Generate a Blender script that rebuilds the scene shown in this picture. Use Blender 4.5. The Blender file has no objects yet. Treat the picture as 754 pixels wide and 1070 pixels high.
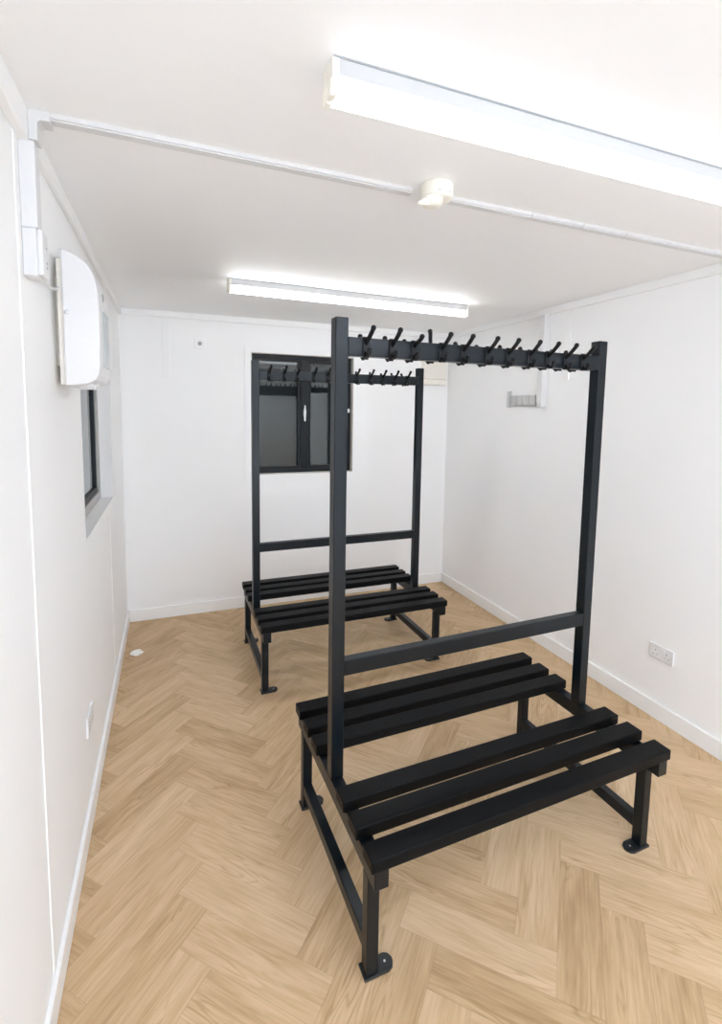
import bpy, bmesh, math, random
from mathutils import Vector, Matrix
random.seed(7)
C = bpy.context.scene.collection
W, L, H = 2.9614, 4.2943, 2.528
YF = -1.85                      # end wall behind the camera position

# ------------------------------------------------------------------ materials
def newmat(name):
    m = bpy.data.materials.new(name); m.use_nodes = True
    nt = m.node_tree
    return m, nt, nt.nodes['Principled BSDF']

def plain(name, col, rough=.5, noise=.0, nscale=40., bump=.0, metallic=0., spec=.5):
    m, nt, b = newmat(name)
    b.inputs['Roughness'].default_value = rough
    b.inputs['Metallic'].default_value = metallic
    b.inputs['Specular IOR Level'].default_value = spec
    tc = nt.nodes.new('ShaderNodeTexCoord')
    n = nt.nodes.new('ShaderNodeTexNoise'); n.inputs['Scale'].default_value = nscale; n.inputs['Detail'].default_value = 4
    nt.links.new(tc.outputs['Object'], n.inputs['Vector'])
    r = nt.nodes.new('ShaderNodeMapRange')
    r.inputs['To Min'].default_value = 1 - noise; r.inputs['To Max'].default_value = 1 + noise
    nt.links.new(n.outputs['Fac'], r.inputs['Value'])
    mx = nt.nodes.new('ShaderNodeVectorMath'); mx.operation = 'SCALE'
    mx.inputs[0].default_value = col
    nt.links.new(r.outputs['Result'], mx.inputs['Scale'])
    nt.links.new(mx.outputs['Vector'], b.inputs['Base Color'])
    if bump:
        bp = nt.nodes.new('ShaderNodeBump'); bp.inputs['Strength'].default_value = bump; bp.inputs['Distance'].default_value = .002
        nt.links.new(n.outputs['Fac'], bp.inputs['Height']); nt.links.new(bp.outputs['Normal'], b.inputs['Normal'])
    return m

M = {}
M['wall'] = plain('wall_paint', (.93, .93, .928), .55, .012, 3., 0)
M['ceil'] = plain('ceiling_paint', (.943, .95, .956), .6, .012, 2., 0)
M['trim'] = plain('trim_gloss_paint', (.92, .92, .915), .35, .01, 8.)
M['strip'] = plain('cover_strip_paint', (.92, .92, .915), .4, .01, 8.)
M['pvc'] = plain('white_pvc', (.76, .76, .765), .35, .01, 12.)
M['pvcgrey'] = plain('grey_white_pvc', (.71, .71, .71), .4, .01, 12.)
M['case'] = plain('white_enamel', (.78, .78, .785), .3, .005, 12.)
M['cream'] = plain('aged_cream_plastic', (.90, .87, .78), .45, .03, 15.)
M['beige'] = plain('beige_plastic', (.86, .82, .75), .5, .02, 6.)
M['sheetsteel'] = plain('white_batten_steel', (.56, .56, .56), .35, .01, 9.)
M['frame'] = plain('charcoal_powder_coat', (.0024, .0056, .0088), .30, .10, 260., .05, spec=.33)
M['hook'] = plain('black_hook_coating', (.006, .0065, .0075), .38, .1, 120., spec=.25)
M['rubber'] = plain('black_foot', (.012, .014, .016), .45, .1, 60.)
M['winframe'] = plain('anthracite_window_frame', (.009, .011, .013), .4, .05, 30., spec=.25)
M['alu'] = plain('aluminium_frame', (.42, .40, .38), .35, .05, 30., metallic=.4)
M['chrome'] = plain('satin_chrome', (.72, .73, .72), .25, .03, 30., metallic=.7)
M['greymetal'] = plain('grey_metal', (.60, .60, .59), .45, .08, 30., metallic=.2)
M['darkgrey'] = plain('dark_grey_plastic', (.10, .10, .11), .5, .05, 30.)
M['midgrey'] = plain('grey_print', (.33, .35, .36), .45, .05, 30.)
M['hole'] = plain('socket_hole_dark', (.22, .22, .22), .7, .05, 30.)
M['display'] = plain('blue_grey_tinted_strip', (.44, .50, .53), .18, .04, 20.)
M['shaded_lining'] = plain('shade_grey_lining', (.62, .59, .55), .5, .03, 20.)  # warm grey carries the shade of the white window reveal
M['shutter'] = plain('dark_steel_shutter', (.02, .022, .024), .6, .05, 30.)
M['paper'] = plain('white_paper', (.86, .85, .82), .7, .04, 60., .1)
M['screw'] = plain('screw_head', (.6, .6, .6), .3, .05, 40., metallic=.8)

def slat_mat():
    m, nt, b = newmat('black_stained_slat')
    tc = nt.nodes.new('ShaderNodeTexCoord'); mp = nt.nodes.new('ShaderNodeMapping')
    mp.inputs['Scale'].default_value = (3., 90., 90.)
    n = nt.nodes.new('ShaderNodeTexNoise'); n.inputs['Scale'].default_value = 1.; n.inputs['Detail'].default_value = 5
    nt.links.new(tc.outputs['Object'], mp.inputs['Vector']); nt.links.new(mp.outputs['Vector'], n.inputs['Vector'])
    cr = nt.nodes.new('ShaderNodeValToRGB')
    cr.color_ramp.elements[0].color = (.004, .0042, .0045, 1); cr.color_ramp.elements[1].color = (.0075, .0079, .0084, 1)
    nt.links.new(n.outputs['Fac'], cr.inputs['Fac']); nt.links.new(cr.outputs['Color'], b.inputs['Base Color'])
    bp = nt.nodes.new('ShaderNodeBump'); bp.inputs['Strength'].default_value = .12; bp.inputs['Distance'].default_value = .001
    nt.links.new(n.outputs['Fac'], bp.inputs['Height']); nt.links.new(bp.outputs['Normal'], b.inputs['Normal'])
    b.inputs['Roughness'].default_value = .42
    b.inputs['Specular IOR Level'].default_value = .08
    return m
M['slat'] = slat_mat()

def glass_mat():
    m, nt, b = newmat('window_glass')
    b.inputs['Base Color'].default_value = (.80, .86, .86, 1)
    b.inputs['Roughness'].default_value = .0
    b.inputs['Transmission Weight'].default_value = 1.
    b.inputs['IOR'].default_value = 1.5
    return m
M['glass'] = glass_mat()

def tube_mat(name, col, s):
    m, nt, b = newmat(name)
    b.inputs['Base Color'].default_value = (.9, .9, .9, 1)
    b.inputs['Emission Color'].default_value = (*col, 1)
    b.inputs['Emission Strength'].default_value = s
    return m
M['tube_front'] = tube_mat('lit_tube_cool', (.92, .98, 1.06), 1.6)
M['tube_back'] = tube_mat('lit_tube_neutral', (.95, .975, 1.0), 8.6)
M['tube_fill'] = tube_mat('fill_tube_cool', (.84, .96, 1.13), 22.)  # tubes of the added rear batten, bright enough to fill the room

def floor_mat():
    m, nt, b = newmat('oak_herringbone_vinyl')
    N = nt.nodes.new; Lk = nt.links.new
    uv = N('ShaderNodeUVMap'); uv.uv_map = 'plank'
    at = N('ShaderNodeAttribute'); at.attribute_name = 'rnd'
    sp = N('ShaderNodeSeparateColor'); Lk(at.outputs['Color'], sp.inputs['Color'])
    su = N('ShaderNodeSeparateXYZ'); Lk(uv.outputs['UV'], su.inputs['Vector'])
    def math_(op, a, c=None, v=None):
        n = N('ShaderNodeMath'); n.operation = op
        for i, x in enumerate((a, c)):
            if x is None: continue
            if isinstance(x, (int, float)): n.inputs[i].default_value = x
            else: Lk(x, n.inputs[i])
        return n.outputs[0]
    off = math_('MULTIPLY', sp.outputs['Red'], 37.)
    off2 = math_('MULTIPLY', sp.outputs['Green'], 23.)
    def grain(sx, sy, detail, dist, rough=.55):
        c = N('ShaderNodeCombineXYZ')
        Lk(math_('ADD', math_('MULTIPLY', su.outputs['X'], sx), off), c.inputs['X'])
        Lk(math_('ADD', math_('MULTIPLY', su.outputs['Y'], sy), off2), c.inputs['Y'])
        n = N('ShaderNodeTexNoise'); n.inputs['Scale'].default_value = 1.; n.inputs['Detail'].default_value = detail
        n.inputs['Distortion'].default_value = dist; n.inputs['Roughness'].default_value = rough
        Lk(c.outputs['Vector'], n.inputs['Vector']); return n.outputs['Fac']
    g1 = grain(2.6, 15., 3, .4)           # broad bands
    g2 = grain(6., 95., 4, .3, .6)      # pores
    # cathedral figure
    c = N('ShaderNodeCombineXYZ')
    Lk(math_('ADD', math_('MULTIPLY', su.outputs['X'], 1.9), off), c.inputs['X'])
    Lk(math_('ADD', math_('MULTIPLY', su.outputs['Y'], 14.), off2), c.inputs['Y'])
    nz = N('ShaderNodeTexNoise'); nz.inputs['Scale'].default_value = 1.; nz.inputs['Detail'].default_value = 2
    Lk(c.outputs['Vector'], nz.inputs['Vector'])
    rings = math_('SINE', math_('MULTIPLY', nz.outputs['Fac'], 75.))
    rings = math_('MULTIPLY', math_('ADD', rings, 1.), .5)
    mask = N('ShaderNodeMapRange'); mask.inputs['From Min'].default_value = .50; mask.inputs['From Max'].default_value = .66
    Lk(grain(2.6, 11., 1, 0), mask.inputs['Value'])
    ringm = math_('MULTIPLY', math_('POWER', rings, 3.), mask.outputs['Result'])
    t = math_('ADD', math_('MULTIPLY', g1, .5), math_('MULTIPLY', g2, .5))
    t = math_('ADD', t, math_('MULTIPLY', math_('SUBTRACT', sp.outputs['Blue'], .5), .20))
    t = math_('SUBTRACT', t, math_('MULTIPLY', ringm, .16))
    cr = N('ShaderNodeValToRGB')
    e = cr.color_ramp.elements
    e[0].position = .25; e[0].color = (.395, .255, .125, 1)
    e[1].position = .75; e[1].color = (.725, .54, .35, 1)
    k = cr.color_ramp.elements.new(.50); k.color = (.585, .405, .233, 1)
    Lk(t, cr.inputs['Fac'])
    # joint: fine dark line at the long and short edges
    du = math_('MINIMUM', su.outputs['X'], math_('SUBTRACT', .5, su.outputs['X']))
    dv = math_('MINIMUM', su.outputs['Y'], math_('SUBTRACT', .1365, su.outputs['Y']))
    d = math_('MINIMUM', du, dv)
    j = N('ShaderNodeMapRange'); j.inputs['From Min'].default_value = 0.; j.inputs['From Max'].default_value = .0016
    j.inputs['To Min'].default_value = .80; j.inputs['To Max'].default_value = 1.
    Lk(d, j.inputs['Value'])
    sc = N('ShaderNodeVectorMath'); sc.operation = 'SCALE'
    Lk(cr.outputs['Color'], sc.inputs[0]); Lk(j.outputs['Result'], sc.inputs['Scale'])
    Lk(sc.outputs['Vector'], b.inputs['Base Color'])
    b.inputs['Roughness'].default_value = .48
    b.inputs['Specular IOR Level'].default_value = .35
    bp = N('ShaderNodeBump'); bp.inputs['Strength'].default_value = .08; bp.inputs['Distance'].default_value = .001
    Lk(g2, bp.inputs['Height']); Lk(bp.outputs['Normal'], b.inputs['Normal'])
    return m
M['floor'] = floor_mat()

# ------------------------------------------------------------------ mesh helpers
def B(): return bmesh.new()

def box(bm, x0, x1, y0, y1, z0, z1, bev=0., seg=2):
    t = bmesh.new()
    vs = [t.verts.new((x, y, z)) for x in (x0, x1) for y in (y0, y1) for z in (z0, z1)]
    for f in ((0,1,3,2),(4,6,7,5),(0,4,5,1),(2,3,7,6),(0,2,6,4),(1,5,7,3)):
        t.faces.new([vs[i] for i in f])
    if bev:
        bmesh.ops.bevel(t, geom=list(t.edges), offset=bev, segments=seg, affect='EDGES', profile=.5)
    bmesh.ops.recalc_face_normals(t, faces=t.faces)
    merge(bm, t)
    return bm

def merge(bm, t):
    me = bpy.data.meshes.new('tmp'); t.to_mesh(me); t.free()
    bm.from_mesh(me); bpy.data.meshes.remove(me)

def prism(bm, pts, axis, a0, a1, bev=0., seg=2):
    """pts: 2-D outline in the plane of the two other axes, extruded along axis"""
    t = bmesh.new()
    def mk(p, a):
        v = [0, 0, 0]; o = [i for i in range(3) if i != axis]
        v[o[0]], v[o[1]], v[axis] = p[0], p[1], a
        return t.verts.new(v)
    A = [mk(p, a0) for p in pts]; Bv = [mk(p, a1) for p in pts]
    t.faces.new(A); t.faces.new(Bv[::-1])
    n = len(pts)
    for i in range(n):
        t.faces.new((A[i], Bv[i], Bv[(i+1) % n], A[(i+1) % n]))
    bmesh.ops.recalc_face_normals(t, faces=t.faces)
    if bev:
        caps = [e for e in t.edges if sum(len(f.verts) > 4 for f in e.link_faces) == 1]
        bmesh.ops.bevel(t, geom=caps, offset=bev, segments=seg, affect='EDGES', profile=.5)
    merge(bm, t); return bm

def tube(bm, path, radii, n=12, caps=True):
    path = [Vector(p) for p in path]
    if not isinstance(radii, (list, tuple)): radii = [radii]*len(path)
    rings = []
    prev = None
    for i, p in enumerate(path):
        d = (path[min(i+1, len(path)-1)] - path[max(i-1, 0)]).normalized()
        if prev is None:
            a = d.orthogonal().normalized()
        else:
            a = (prev - d*prev.dot(d)).normalized()
        prev = a; b = d.cross(a)
        rings.append([bm.verts.new(p + (a*math.cos(2*math.pi*k/n) + b*math.sin(2*math.pi*k/n))*radii[i]) for k in range(n)])
    for i in range(len(rings)-1):
        for k in range(n):
            f = bm.faces.new((rings[i][k], rings[i][(k+1) % n], rings[i+1][(k+1) % n], rings[i+1][k])); f.smooth = True
    if caps:
        bm.faces.new(rings[0][::-1]); bm.faces.new(rings[-1])
    return bm

def ball(bm, c, r, sz=(1, 1, 1)):
    t = bmesh.new()
    bmesh.ops.create_uvsphere(t, u_segments=14, v_segments=9, radius=r)
    for v in t.verts: v.co = Vector((v.co.x*sz[0]+c[0], v.co.y*sz[1]+c[1], v.co.z*sz[2]+c[2]))
    for f in t.faces: f.smooth = True
    merge(bm, t); return bm

def lathe(bm, c, prof, n=40):
    """prof: (radius, z) pairs from top to bottom"""
    rings = [[bm.verts.new((c[0]+r*math.cos(2*math.pi*k/n), c[1]+r*math.sin(2*math.pi*k/n), z)) for k in range(n)] for r, z in prof]
    for i in range(len(rings)-1):
        for k in range(n):
            f = bm.faces.new((rings[i][k], rings[i+1][k], rings[i+1][(k+1) % n], rings[i][(k+1) % n])); f.smooth = True
    bm.faces.new(rings[0]); bm.faces.new(rings[-1][::-1])
    bmesh.ops.recalc_face_normals(bm, faces=bm.faces)
    return bm

ORG = {}
def link(name, bm, mat, parent=None, origin=None):
    """one mesh object; bm is in world space (or in the parent's own frame when the parent is flagged local)"""
    vs = [v.co for v in bm.verts]
    lo = Vector([min(v[i] for v in vs) for i in range(3)]); hi = Vector([max(v[i] for v in vs) for i in range(3)])
    o = Vector(origin) if origin else Vector(((lo.x+hi.x)/2, (lo.y+hi.y)/2, (lo.z+hi.z)/2 if parent else lo.z))
    for v in bm.verts: v.co -= o
    me = bpy.data.meshes.new(name); bm.normal_update(); bm.to_mesh(me); bm.free()
    for m_ in (mat if isinstance(mat, (list, tuple)) else [mat]): me.materials.append(m_)
    ob = bpy.data.objects.new(name, me); C.objects.link(ob)
    ORG[ob] = o
    if parent:
        ob.parent = parent; ob.location = o - ORG[parent]
    else:
        ob.location = o
    return ob

def struct(name, bm, mat):
    o = link(name, bm, mat); o['kind'] = 'structure'; return o

def thing(name, label, cat, loc, group=None):
    o = bpy.data.objects.new(name, None); C.objects.link(o)
    o.empty_display_size = .05
    o.location = loc; ORG[o] = Vector(loc); tag(o, label, cat, group); return o

def tag(o, label, cat, group=None):
    o['label'] = label; o['category'] = cat
    if group: o['group'] = group
    return o

def children(o): return [c for c in list(bpy.data.objects) if c.parent is o]

def copy_tree(o, parent=None):
    c = o.copy(); C.objects.link(c); c.parent = parent
    for ch in children(o): copy_tree(ch, c)
    return c

# ------------------------------------------------------------------ floor (herringbone planks in one mesh)
def clip(poly, x0, x1, y0, y1):
    for ax, val, sgn in ((0, x0, 1), (0, x1, -1), (1, y0, 1), (1, y1, -1)):
        out = []
        for i in range(len(poly)):
            a, b = poly[i], poly[(i+1) % len(poly)]
            da, db = sgn*(a[ax]-val), sgn*(b[ax]-val)
            if da >= 0: out.append(a)
            if da*db < 0:
                t = da/(da-db); out.append((a[0]+(b[0]-a[0])*t, a[1]+(b[1]-a[1])*t))
        poly = out
        if len(poly) < 3: return []
    return poly

def make_floor():
    bm = B(); uvl = bm.loops.layers.uv.new('plank'); cl = bm.loops.layers.float_color.new('rnd')
    PL, PW = .5, .1365
    e1 = (math.sqrt(.5), math.sqrt(.5)); e2 = (-math.sqrt(.5), math.sqrt(.5))
    O = (.086, 1.293)
    rr = random.Random(11)
    def world(p, q): return (O[0]+p*e1[0]+q*e2[0], O[1]+p*e1[1]+q*e2[1])
    for m_ in range(-8, 9):
        for k in range(-60, 60):
            bp, bq = k*PW + m_*PL, k*PW - m_*PL
            for typ in (0, 1):
                if typ == 0: p0, p1, q0, q1 = bp, bp+PL, bq, bq+PW
                else: p0, p1, q0, q1 = bp+PL, bp+PL+PW, bq+PW-PL, bq+PW
                poly = clip([world(p0, q0), world(p1, q0), world(p1, q1), world(p0, q1)], 0, W, YF, L)
                if not poly: continue
                col = (rr.random(), rr.random(), rr.random(), 1)
                flip = rr.random() < .5
                f = bm.faces.new([bm.verts.new((x, y, 0)) for x, y in poly])
                if f.normal.z < 0: f.normal_flip()
                for lp in f.loops:
                    x, y = lp.vert.co.x-O[0], lp.vert.co.y-O[1]
                    p, q = x*e1[0]+y*e1[1], x*e2[0]+y*e2[1]
                    u, v = (p-p0, q-q0) if typ == 0 else (q-q0, p-p0)
                    if flip: u = PL-u
                    lp[uvl].uv = (u, v); lp[cl] = col
    bm.normal_update()
    bmesh.ops.recalc_face_normals(bm, faces=bm.faces)
    for f in bm.faces:
        if f.normal.z < 0: f.normal_flip()
    # slab underneath
    box(bm, 0, W, YF, L, -.06, -.004)
    o = link('floor', bm, M['floor'], origin=(0, 0, 0)); o['kind'] = 'structure'
    return o
make_floor()

# ------------------------------------------------------------------ room shell
T = .12
struct('ceiling', box(B(), -T, W+T, YF-T, L+T, H, H+.08), M['ceil'])
BW = (1.012, 1.946, 1.186, 2.243)       # back window opening x0 x1 z0 z1
bm = B()
box(bm, -T, BW[0], L, L+T, -.06, H); box(bm, BW[1], W+T, L, L+T, -.06, H)
box(bm, BW[0], BW[1], L, L+T, -.06, BW[2]); box(bm, BW[0], BW[1], L, L+T, BW[3], H)
struct('wall_back', bm, M['wall'])
LW = (2.39, 3.52, 1.165, 2.22)          # left window opening y0 y1 z0 z1
bm = B()
box(bm, -T, 0, YF, LW[0], -.06, H); box(bm, -T, 0, LW[1], L, -.06, H)
box(bm, -T, 0, LW[0], LW[1], -.06, LW[2]); box(bm, -T, 0, LW[0], LW[1], LW[3], H)
struct('wall_left', bm, M['wall'])
struct('wall_right', box(B(), W, W+T, YF, L, -.06, H), M['wall'])
# open doorway added in the unseen end wall to let in fill daylight
DX0, DX1, DZ = .48, 1.95, 2.12
bm = B(); box(bm, -T, DX0, YF-T, YF, -.06, H); box(bm, DX1, W+T, YF-T, YF, -.06, H); box(bm, DX0, DX1, YF-T, YF, DZ, H)
box(bm, DX0, DX1, YF-T, YF, -.06, -.003)
struct('wall_front', bm, M['wall'])
bm = B(); box(bm, DX0, DX0+.045, YF-T-.01, YF+.012, 0, DZ, .004); box(bm, DX1-.045, DX1, YF-T-.01, YF+.012, 0, DZ, .004); box(bm, DX0+.045, DX1-.045, YF-T-.01, YF+.012, DZ-.045, DZ, .004)
struct('added_door_1', bm, M['trim'])

SK, SH = .015, .098
def skirt(name, x0, x1, y0, y1):
    return struct(name, box(B(), x0, x1, y0, y1, 0, SH, .003, 2), M['trim'])
skirt('baseboard_left', 0, SK, YF, L)
skirt('baseboard_right', W-SK, W, YF, L)
skirt('baseboard_back', SK, W-SK, L-SK, L)
TH = .05
struct('trim_1', box(B(), 0, .02, 1.62, L, H-TH, H, .004), M['trim'])            # ceiling cover strips
struct('trim_2', box(B(), .02, W-.02, L-.02, L, H-TH, H, .004), M['trim'])
struct('trim_3', box(B(), W-.02, W, YF, L, H-TH, H, .004), M['trim'])
struct('trim_4', box(B(), 0, .026, YF, 1.615, H-.078, H, .004), M['trim'])        # deeper near trim
struct('trim_5', box(B(), 0, .004, 1.512, 1.545, SH, H-.078, .0015), M['strip'])   # panel joint strip, left wall
struct('trim_6', box(B(), .312, .366, L-.008, L, 2.0, H-TH, .002), M['strip'])    # short joint strip, back wall
struct('trim_7', box(B(), W-.008, W, 2.69, 2.755, 2.0, H-TH, .002), M['strip'])   # short joint strip, right wall
struct('trim_8', box(B(), 0, .006, L-.022, L, SH, H-TH, .002), M['strip'])        # corner beads
struct('trim_9', box(B(), 0, .003, 3.28, 3.30, SH, LW[2]-.05, .001), M['strip'])
# pale surround panel round the back window
bm = B(); a = .012; X0, X1, Z0, Z1 = .958, 2.03, 1.11, 2.303
box(bm, X0, BW[0], L-a, L, Z0, Z1); box(bm, BW[1], X1, L-a, L, Z0, Z1)
box(bm, BW[0], BW[1], L-a, L, Z0, BW[2]); box(bm, BW[0], BW[1], L-a, L, BW[3], Z1)
struct('trim_10', bm, M['strip'])

# ------------------------------------------------------------------ windows
def ring(bm, x0, x1, y0, y1, z0, z1, t, bev=.003):
    box(bm, x0, x1, y0, y1, z0, z0+t, bev); box(bm, x0, x1, y0, y1, z1-t, z1, bev)
    box(bm, x0, x0+t, y0, y1, z0+t, z1-t, bev); box(bm, x1-t, x1, y0, y1, z0+t, z1-t, bev)

w1 = thing('window_1', 'dark anthracite two-pane window in the back wall', 'window', (1.479, L, BW[2]))
w1['kind'] = 'structure'
x0, x1, z0, z1 = BW; y0 = L+.045
bm = B(); ring(bm, x0, x1, y0, y0+.06, z0, z1, .036)
box(bm, 1.46, 1.53, y0, y0+.06, z0+.036, z1-.036, .003)
link('frame', bm, M['winframe'], w1)
for (a, b_) in ((x0+.036, 1.46), (1.53, x1-.036)):
    s = B(); ring(s, a, b_, y0+.004, y0+.045, z0+.036, z1-.036, .026)
    so = link('sash', s, M['winframe'], w1)
    link('pane', box(B(), a+.024, b_-.024, y0+.020, y0+.026, z0+.060, z1-.060), M['glass'], so)
hb = B(); box(hb, 1.482, 1.508, y0-.012, y0+.002, 1.70, 1.76, .004)
prism(hb, [(1.486, 1.655), (1.502, 1.655), (1.507, 1.74), (1.500, 1.80), (1.490, 1.80), (1.483, 1.74)], 1, y0-.026, y0-.012, .003)
bm = B(); ring(bm, BW[0]-.001, BW[1]+.001, L-.014, L+.05, BW[2]-.001, BW[3]+.001, .006, 0)
link('shaded_lining', bm, M['shaded_lining'], w1)  # thin ring added over the reveal, shade put into its colour
link('handle', hb, M['chrome'], w1)
link('catch', box(B(), x1-.052, x1-.018, y0-.018, y0+.002, 1.735, 1.775, .004), M['chrome'], w1)

w2 = thing('window_2', 'narrow-looking recessed window in the left wall below the heater', 'window', (-.08, 2.955, LW[2]))
w2['kind'] = 'structure'
ya, yb, za, zb = LW
def ringx(bm, x0, x1, y0, y1, z0, z1, t, bev=.003):
    box(bm, x0, x1, y0, y1, z0, z0+t, bev); box(bm, x0, x1, y0, y1, z1-t, z1, bev)
    box(bm, x0, x1, y0, y0+t, z0+t, z1-t, bev); box(bm, x0, x1, y1-t, y1, z0+t, z1-t, bev)
bm = B(); ringx(bm, -.118, -.072, ya, yb, za+.012, zb, .05)
link('frame', bm, M['alu'], w2)
s = B(); ringx(s, -.112, -.085, ya+.05, yb-.05, za+.062, zb-.05, .03); box(s, -.112, -.085, 2.94, 2.97, za+.09, zb-.08, .003)
so = link('sash', s, M['winframe'], w2)
link('pane', box(B(), -.104, -.098, ya+.078, yb-.078, za+.09, zb-.078), M['glass'], so)
sb = B(); box(sb, -.072, .001, ya, yb, za-.004, za+.012, .003)
link('sill', sb, M['trim'], w2)

for nm, o_, (a0, a1, b0, b1, c0, c1), ax in (('shutter', w1, (BW[0]-.05, BW[1]+.05, L+T+.001, L+T+.02, BW[2]-.05, BW[3]+.05), 1), ('shutter', w2, (-T-.02, -T-.001, LW[0]-.05, LW[1]+.05, LW[2]-.05, LW[3]+.05), 0)):
    link(nm, box(B(), a0, a1, b0, b1, c0, c1, .003), M['shutter'], o_)

# ------------------------------------------------------------------ changing-room benches
ZS, ST = .45, .042
SLW, SLG, SIN = .0734, .0454, .1112
def rail_box(x0, x1, y0, y1, z0, z1, bev=.0035): return box(B(), x0, x1, y0, y1, z0, z1, bev, 3)

def make_hook(bm, u, s, tilt=0., lift=0., fwd=1.):
    """s=-1: on the face towards the camera (local -y), +1 far face"""
    f = .0238
    def P(v, z, du=0.): return (u+du+tilt*max(0, z-1.985), s*v, z)
    box(bm, u-.012, u+.012, *sorted((s*f, s*(f+.0050))), 1.946, 2.018, .0018, 2)
    z1 = 2.040+lift
    tube(bm, [P(f+.001, 1.996), P(f+.011, 2.003), P(f+.024*fwd, 2.012+lift*.2), P(f+.037*fwd, 2.024+lift*.6), P(f+.047*fwd, 2.034+lift), P(f+.051*fwd, z1)],
         [.0075, .0078, .0078, .0078, .0080, .0084], 10)
    ball(bm, P(f+.0525*fwd, z1+.002), .0094)
    tube(bm, [P(f+.001, 1.962), P(f+.012, 1.953), P(f+.024, 1.951), P(f+.032, 1.957), P(f+.034, 1.966)], [.007, .007, .007, .007, .0072], 10)
    ball(bm, P(f+.034, 1.968), .0085)
    tube(bm, [P(f+.004, 2.008), P(f+.0062, 2.008)], .004, 10)

def make_bench():
    # local frame: x along the slats, -y towards the camera
    root = thing('changing_bench', '', 'bench', (0, 0, 0))
    for side, lc, rc, pc, d in ((-1, -.6145, -.610, -.608, 1), (1, .5985, .612, .6055, -1)):
        for s in (-1, 1):
            lg = link('leg', rail_box(lc-.0205, lc+.0205, *sorted((s*.33, s*.371)), .008, .347), M['frame'], root)
            # foot plate with a rounded tab pointing towards the other end frame
            a, b_ = lc-d*.027, lc+d*.079
            yy = s*.3505; hw = .0265
            pts = [(a, yy-hw), (b_-d*.022, yy-hw), (b_-d*.008, yy-hw*.75), (b_, yy-hw*.2), (b_, yy+hw*.2), (b_-d*.008, yy+hw*.75), (b_-d*.022, yy+hw), (a, yy+hw)]
            fp = link('foot_plate', prism(B(), pts, 2, 0., .0105, .002), M['rubber'], lg)
            sx = lc+d*.052
            tube_b = tube(B(), [(sx, yy, .0095), (sx, yy, .0125)], .0036, 10)
            bmx = tube_b
            link('fixing_screw', bmx, M['screw'], lg)
        link('seat_rail', rail_box(rc-.024, rc+.024, -.417, .417, .345, ZS-ST), M['frame'], root)
        link('lower_rail', rail_box(lc-.019, lc+.019, -.332, .332, .070, .118), M['frame'], root)
        po = link('post', rail_box(pc-.0238, pc+.0238, -.0238, .0238, ZS-ST-.002, 2.079), M['frame'], root)
    for s in (-1, 1):
        for k in range(3):
            v0 = SIN + k*(SLW+SLG) - (.0045 if k == 1 else 0.)
            link('slat', box(B(), -.646, .646, *sorted((s*v0, s*(v0+SLW))), ZS-ST, ZS, .005, 3), M['slat'], root)
    link('back_rail', rail_box(-.586, .583, -.0235, .0165, .798, .856), M['frame'], root)
    hr = link('hook_rail', rail_box(-.586, .583, -.0238, .0238, 1.952, 2.015), M['frame'], root)
    return root, hr

def add_hooks(hr, near, far):
    for (u, tl, lf, fw) in near:
        bm = B(); make_hook(bm, u, -1, tl, lf, fw); link('coat_hook', bm, M['hook'], hr)
    for (u, tl, lf, fw) in far:
        bm = B(); make_hook(bm, u, 1, tl, lf, fw); link('coat_hook', bm, M['hook'], hr)

bench, hr = make_bench()
NEAR = (-.521, -.419, -.332, -.215, -.119, -.007, .092, .198, .293, .389, .486)
FAR = (-.500, -.400, -.318, -.228, -.089, .012, .129, .236, .325, .410, .492)
add_hooks(hr, [(u, .1, -.016 if i == 2 else 0, 1.) for i, u in enumerate(NEAR)],
          [(u, .25 if i == 3 else 0, (.032 if i == 3 else -.008) + (-.006 if i in (2, 5, 8) else 0), 1.) for i, u in enumerate(FAR)])
bench['group'] = 'double-sided changing benches'
b2 = copy_tree(bench)
bench['label'] = 'black double-sided changing bench with coat hooks nearest in the room foreground'
b2['label'] = 'black double-sided changing bench with coat hooks farther back, below the dark back window'
bench.location = (1.5091, 1.6354, 0); bench.rotation_euler = (0, 0, math.radians(1.461))
b2.location = (1.4865, 3.2656, 0); b2.rotation_euler = (0, 0, math.radians(.097))

# ------------------------------------------------------------------ ceiling batten lights
def batten(xa, xb, y, label, mat, skew=0.):
    t = thing('ceiling_light', label, 'ceiling light', ((xa+xb)/2, y, H), 'twin tube batten lights on the ceiling')
    zc = H-.040
    bm = B()
    prism(bm, [(y-.034, H), (y+.034, H), (y+.034, zc+.004), (y+.030, zc), (y-.030, zc), (y-.034, zc+.004)], 0, xa+.004, xb-.004)
    link('body', bm, M['sheetsteel'], t)
    link('grey_edge_strip', box(B(), xa+.002, xb-.002, y-.0365, y+.0365, H-.0035, H), M['midgrey'], t)  # thin grey strip along the top edge of the body
    for x, d in ((xa, 1), (xb, -1)):
        e = B()
        box(e, *sorted((x, x+d*.016)), y-.035, y+.035, H-.044, H, .002)
        for dy in (-.0175, .0175):
            box(e, *sorted((x-d*.004, x+d*.014)), y+dy-.0165, y+dy+.0165, H-.079, H-.040, .007)
        link('lamp_holder', e, M['cream'], t)
    for dy in (-.0175, .0175):
        link('tube', tube(B(), [(xa+.012, y+dy, H-.0585), (xb-.012, y+dy, H-.0585)], .0158, 18), mat, t)
    return t
l1 = batten(.694, 2.40, 1.112, 'bright twin-tube batten light crossing the top right of the ceiling, nearest', M['tube_front'])
l2 = batten(.690, 2.378, 3.092, 'twin-tube batten light on the ceiling above the farther bench, near the back wall', M['tube_back'])
l_fill = batten(.694, 2.40, -.80, 'added batten light on the unseen ceiling behind the camera, fills the room', M['tube_fill'])  # unseen third batten, added to brighten the room
l2.rotation_euler = (0, 0, math.radians(1.5))

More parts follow.
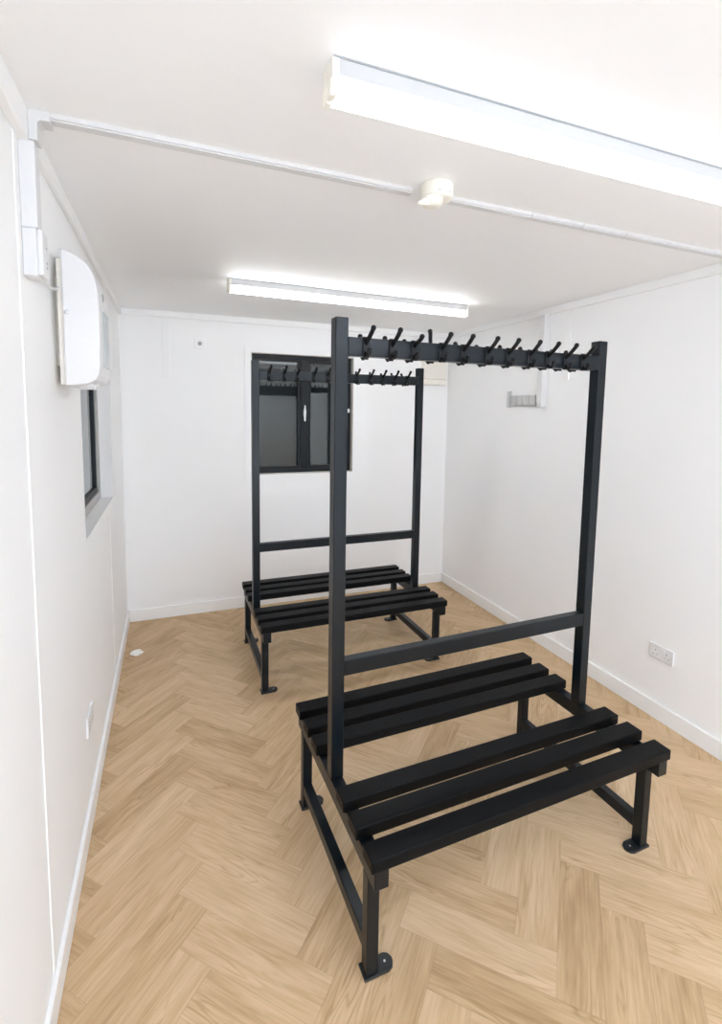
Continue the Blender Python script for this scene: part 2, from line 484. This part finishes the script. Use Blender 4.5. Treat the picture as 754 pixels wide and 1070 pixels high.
# ------------------------------------------------------------------ trunking, detector
t = thing('cable_trunking', 'slim white cable trunking running across the ceiling past the detector', 'trunking', (1.5, 1.59, H))
def trunk(xa, xb):
    ya = lambda x: 1.566 + .030*(x/W)
    bm = B()
    pts = [(xa, ya(xa)-.003), (xb, ya(xb)-.003), (xb, ya(xb)+.036), (xa, ya(xa)+.036)]
    prism(bm, pts, 2, H-.012, H)
    pts = [(xa, ya(xa)+.003), (xb, ya(xb)+.003), (xb, ya(xb)+.030), (xa, ya(xa)+.030)]
    prism(bm, pts, 2, H-.016, H-.012)
    return bm
for xa, xb in ((.044, 1.145), (1.262, 1.66), (1.664, 1.92), (1.924, 2.16), (2.164, W-.02)):
    link('lid', trunk(xa, xb), M['pvcgrey'], t)
bm = B(); prism(bm, [(.0265, H-.0755), (.0265, H), (.075, H), (.075, H-.025), (.054, H-.025), (.047, H-.032), (.047, H-.0755)], 1, 1.5585, 1.6085, .0015)
link('elbow', bm, M['pvcgrey'], t)

d = thing('smoke_detector', 'small cream round detector on the ceiling, on the trunking line', 'smoke detector', (1.212, 1.525, H))
link('base', lathe(B(), (1.212, 1.525), [(.030, H-.0005), (.053, H-.0005), (.055, H-.006), (.054, H-.030), (.050, H-.046), (.040, H-.050), (.01, H-.051)]), M['cream'], d)
link('sensor_head', lathe(B(), (1.188, 1.515), [(.037, H-.049), (.037, H-.060), (.034, H-.070), (.028, H-.078), (.01, H-.080)]), M['cream'], d)
for k in range(3):
    a = -1.9 + k*.7
    bm = box(B(), 1.212+.052*math.cos(a)-.004, 1.212+.052*math.cos(a)+.004, 1.525+.052*math.sin(a)-.004, 1.525+.052*math.sin(a)+.004, H-.038, H-.034)
    link('vent_slot', bm, M['pvcgrey'], d)
bm = B(); prism(bm, [(1.148, H-.062), (1.172, H-.072), (1.166, H-.082), (1.132, H-.086), (1.126, H-.078)], 1, 1.492, 1.506, .002)
link('test_tab', bm, M['cream'], d)

# left wall riser trunking and fused box
t = thing('wall_trunking', 'white vertical trunking box on the left wall above the heater switch', 'trunking', (.022, 1.59, 2.232))
bm = B(); box(bm, 0, .038, 1.562, 1.612, 2.232, 2.452, .003)
link('cover', bm, M['pvc'], t)
t = thing('switch_box', 'white switch box with small holes, below the left wall trunking', 'switch', (.024, 1.60, 2.108))
bm = B(); box(bm, 0, .034, 1.560, 1.622, 2.108, 2.2315, .004); link('back_box', bm, M['pvc'], t)
bm = B(); box(bm, .034, .047, 1.560, 1.628, 2.112, 2.230, .004); link('face_plate', bm, M['case'], t)
for z in (2.140, 2.152, 2.192):
    link('indicator_hole', tube(B(), [(.0468, 1.602, z), (.0478, 1.602, z)], .0042, 10), M['midgrey'], t)

# ------------------------------------------------------------------ heater
h = thing('wall_heater', 'white curved wall heater mounted high on the left wall over the window', 'heater', (.07, 2.02, 1.83))
link('back_plate', box(box(B(), .016, .0345, 1.892, 2.165, 1.835, 2.245, .004), 0, .017, 1.95, 2.10, 1.90, 2.20, .002), M['beige'], h)
prof = [(.034, 1.832), (.034, 2.270), (.052, 2.266), (.075, 2.256), (.096, 2.242), (.110, 2.228), (.122, 2.208), (.131, 2.184), (.1365, 2.155), (.139, 2.11), (.140, 2.05), (.1398, 1.97), (.138, 1.905), (.133, 1.872), (.124, 1.854), (.100, 1.840), (.065, 1.834)]
bm = B(); prism(bm, prof, 1, 1.868, 2.185, .006, 3)
link('casing', bm, M['case'], h)
bm = B(); prism(bm, [(.1365, 1.905), (.1405, 1.905), (.1415, 1.97), (.1418, 2.05), (.1412, 2.10), (.137, 2.10)], 1, 1.965, 2.125, 0)
link('display_strip', bm, M['display'], h)
bm = B(); ball(bm, (.1372, 2.01, 2.150), .014, (.25, 1., 1.1)); link('badge', bm, M['midgrey'], h)
bm = B(); tube(bm, [(.095, 1.93, 1.846), (.095, 1.93, 1.826)], .012, 14); tube(bm, [(.105, 2.03, 1.848), (.105, 2.03, 1.828)], .009, 14)
box(bm, .06, .11, 1.965, 2.0, 1.824, 1.842, .003)
link('control_knob', bm, M['pvc'], h)
bm = B(); tube(bm, [(.040, 1.8655, 2.07), (.052, 1.8655, 2.07)], .006, 10); link('clip', bm, M['pvcgrey'], h)
bm = B(); tube(bm, [(.018, 1.615, 2.135), (.018, 1.68, 2.128), (.018, 1.78, 2.125), (.018, 1.87, 2.14), (.018, 1.92, 2.16)], .005, 8)
link('supply_cable', bm, M['pvc'], h)

# ------------------------------------------------------------------ sockets
def socket(name, label, wall_x, sgn, y, z):
    t = thing(name, label, 'socket', (wall_x, y, z-.043), 'white double wall sockets')
    def X(d): return wall_x + sgn*d
    def bx(bm, d0, d1, a, b_, c, e, bev=0): return box(bm, *sorted((X(d0), X(d1))), a, b_, c, e, bev)
    bm = B(); bx(bm, 0, .011, y-.073, y+.073, z-.043, z+.043, .004); link('face_plate', bm, M['case'], t)
    for dy in (-.034, .034):
        bm = B(); bx(bm, .011, .0145, y+dy*.45-.008, y+dy*.45+.008, z+.014, z+.036, .002); link('rocker_switch', bm, M['pvc'], t)
        bm = B()
        bx(bm, .0106, .0114, y+dy-.0025, y+dy+.0025, z+.004, z+.014)
        for q in (-.011, .011): bx(bm, .0106, .0114, y+dy+q-.0035, y+dy+q+.0035, z-.018, z-.0135)
        link('pin_holes', bm, M['hole'], t)
    for q in (-.060, .060):
        link('fixing_screw', tube(B(), [(X(.0105), y+q, z), (X(.0118), y+q, z)], .0035, 10), M['screw'], t)
    return t
socket('wall_socket', 'white double socket low on the right wall beside the nearest bench', W, -1, 1.866, .397)
socket('wall_socket', 'white double socket low on the left wall, seen edge-on above the skirting', 0, 1, 2.262, .425)

# ------------------------------------------------------------------ back wall bits
t = thing('wall_plate', 'small white square plate with a dark grey dot high on back wall', 'wall plate', (.595, L, 2.24))
link('plate', box(B(), .552, .640, L-.007, L, 2.243, 2.333, .003), M['wall'], t)
link('knob', tube(B(), [(.598, L-.009, 2.290), (.598, L-.022, 2.290)], [.017, .014], 18), M['midgrey'], t)

t = thing('junction_box', 'cream plastic box high on back wall by the right corner', 'box', (2.80, L, 2.03))
link('cover', box(B(), 2.655, 2.905, L-.075, L+.001, 2.075, 2.30, .006), M['beige'], t)
link('base_lip', box(B(), 2.645, 2.915, L-.060, L, 2.02, 2.075, .006), M['cream'], t)

# ------------------------------------------------------------------ right wall bits
t = thing('riser_trunking', 'white vertical trunking on the right wall behind the hook rail', 'trunking', (W, 2.92, 1.81))
link('cover', box(B(), W-.055, W, 2.893, 2.945, 1.835, H-TH, .003), M['pvc'], t)
link('end_cap', box(B(), W-.050, W, 2.896, 2.942, 1.803, 1.835, .004), M['pvcgrey'], t)

t = thing('outlet_strip', 'small grey segmented metal strip on the right wall beside white trunking', 'outlet strip', (W, 3.15, 1.805))
link('bracket', box(B(), W-.012, W, 2.955, 3.30, 1.808, 1.90, .002), M['greymetal'], t)
for k in range(4):
    y = 2.985 + k*.072
    link('module', box(B(), W-.034, W-.012, y, y+.064, 1.822, 1.896, .004), M['greymetal'], t)
link('end_tab', box(B(), W-.050, W-.010, 3.286, 3.294, 1.800, 1.935, .002), M['greymetal'], t)

# ------------------------------------------------------------------ litter
bm = B(); tt = bmesh.new()
bmesh.ops.create_icosphere(tt, subdivisions=3, radius=1.)
rr = random.Random(5)
cell = [(Vector((rr.uniform(-1, 1), rr.uniform(-1, 1), rr.uniform(-1, 1))).normalized(), rr.uniform(.5, 1.15)) for _ in range(34)]
for v in tt.verts:
    c = max(cell, key=lambda q: q[0].dot(v.co)); v.co *= c[1]
    v.co = Vector((v.co.x*.044, v.co.y*.034, max(0, v.co.z*.017+.014)))
merge(bm, tt)
for v in bm.verts: v.co += Vector((.104, 3.685, 0))
tag(link('crumpled_paper', bm, M['paper']), 'small crumpled white scrap of paper on the floor by the left wall', 'litter')

# ------------------------------------------------------------------ camera, world
yaw, pit, rol = map(math.radians, (-21.4389, -5.4186, .8479))
f = Vector((-math.sin(yaw)*math.cos(pit), math.cos(yaw)*math.cos(pit), math.sin(pit)))
rt = Vector((math.cos(yaw), math.sin(yaw), 0)); up = rt.cross(f)
r2 = rt*math.cos(rol)+up*math.sin(rol); u2 = -rt*math.sin(rol)+up*math.cos(rol)
cam = bpy.data.cameras.new('camera'); co = bpy.data.objects.new('camera', cam); C.objects.link(co)
mw = Matrix((r2, u2, -f)).transposed().to_4x4(); mw.translation = Vector((.3503, 0, 1.767)); co.matrix_world = mw
cam.sensor_fit = 'VERTICAL'; cam.sensor_height = 36.; cam.lens = 510.158*36/1070
cam.shift_y = -58.489/1070; cam.clip_start = .02
sc = bpy.context.scene; sc.camera = co
w = bpy.data.worlds.new('doorway_fill_sky'); sc.world = w; w.use_nodes = True  # sky light added as fill, enters by the added doorway
w.node_tree.nodes['Background'].inputs['Color'].default_value = (.86, .97, 1.12, 1)
w.node_tree.nodes['Background'].inputs['Strength'].default_value = 2.7
pl = bpy.data.lights.new('doorway_portal', 'AREA'); pl.shape = 'RECTANGLE'; pl.size = DX1-DX0; pl.size_y = DZ
pl.cycles.is_portal = True
po = bpy.data.objects.new('doorway_portal', pl); C.objects.link(po)
po.location = ((DX0+DX1)/2, YF-T-.02, DZ/2); po.rotation_euler = (math.radians(90), 0, 0)
sc.view_settings.view_transform = 'Standard'; sc.view_settings.look = 'None'
sc.view_settings.gamma = 1.; sc.view_settings.use_curve_mapping = False
sc.view_settings.exposure = 1.13
sc.cycles.max_bounces = 10; sc.cycles.diffuse_bounces = 8
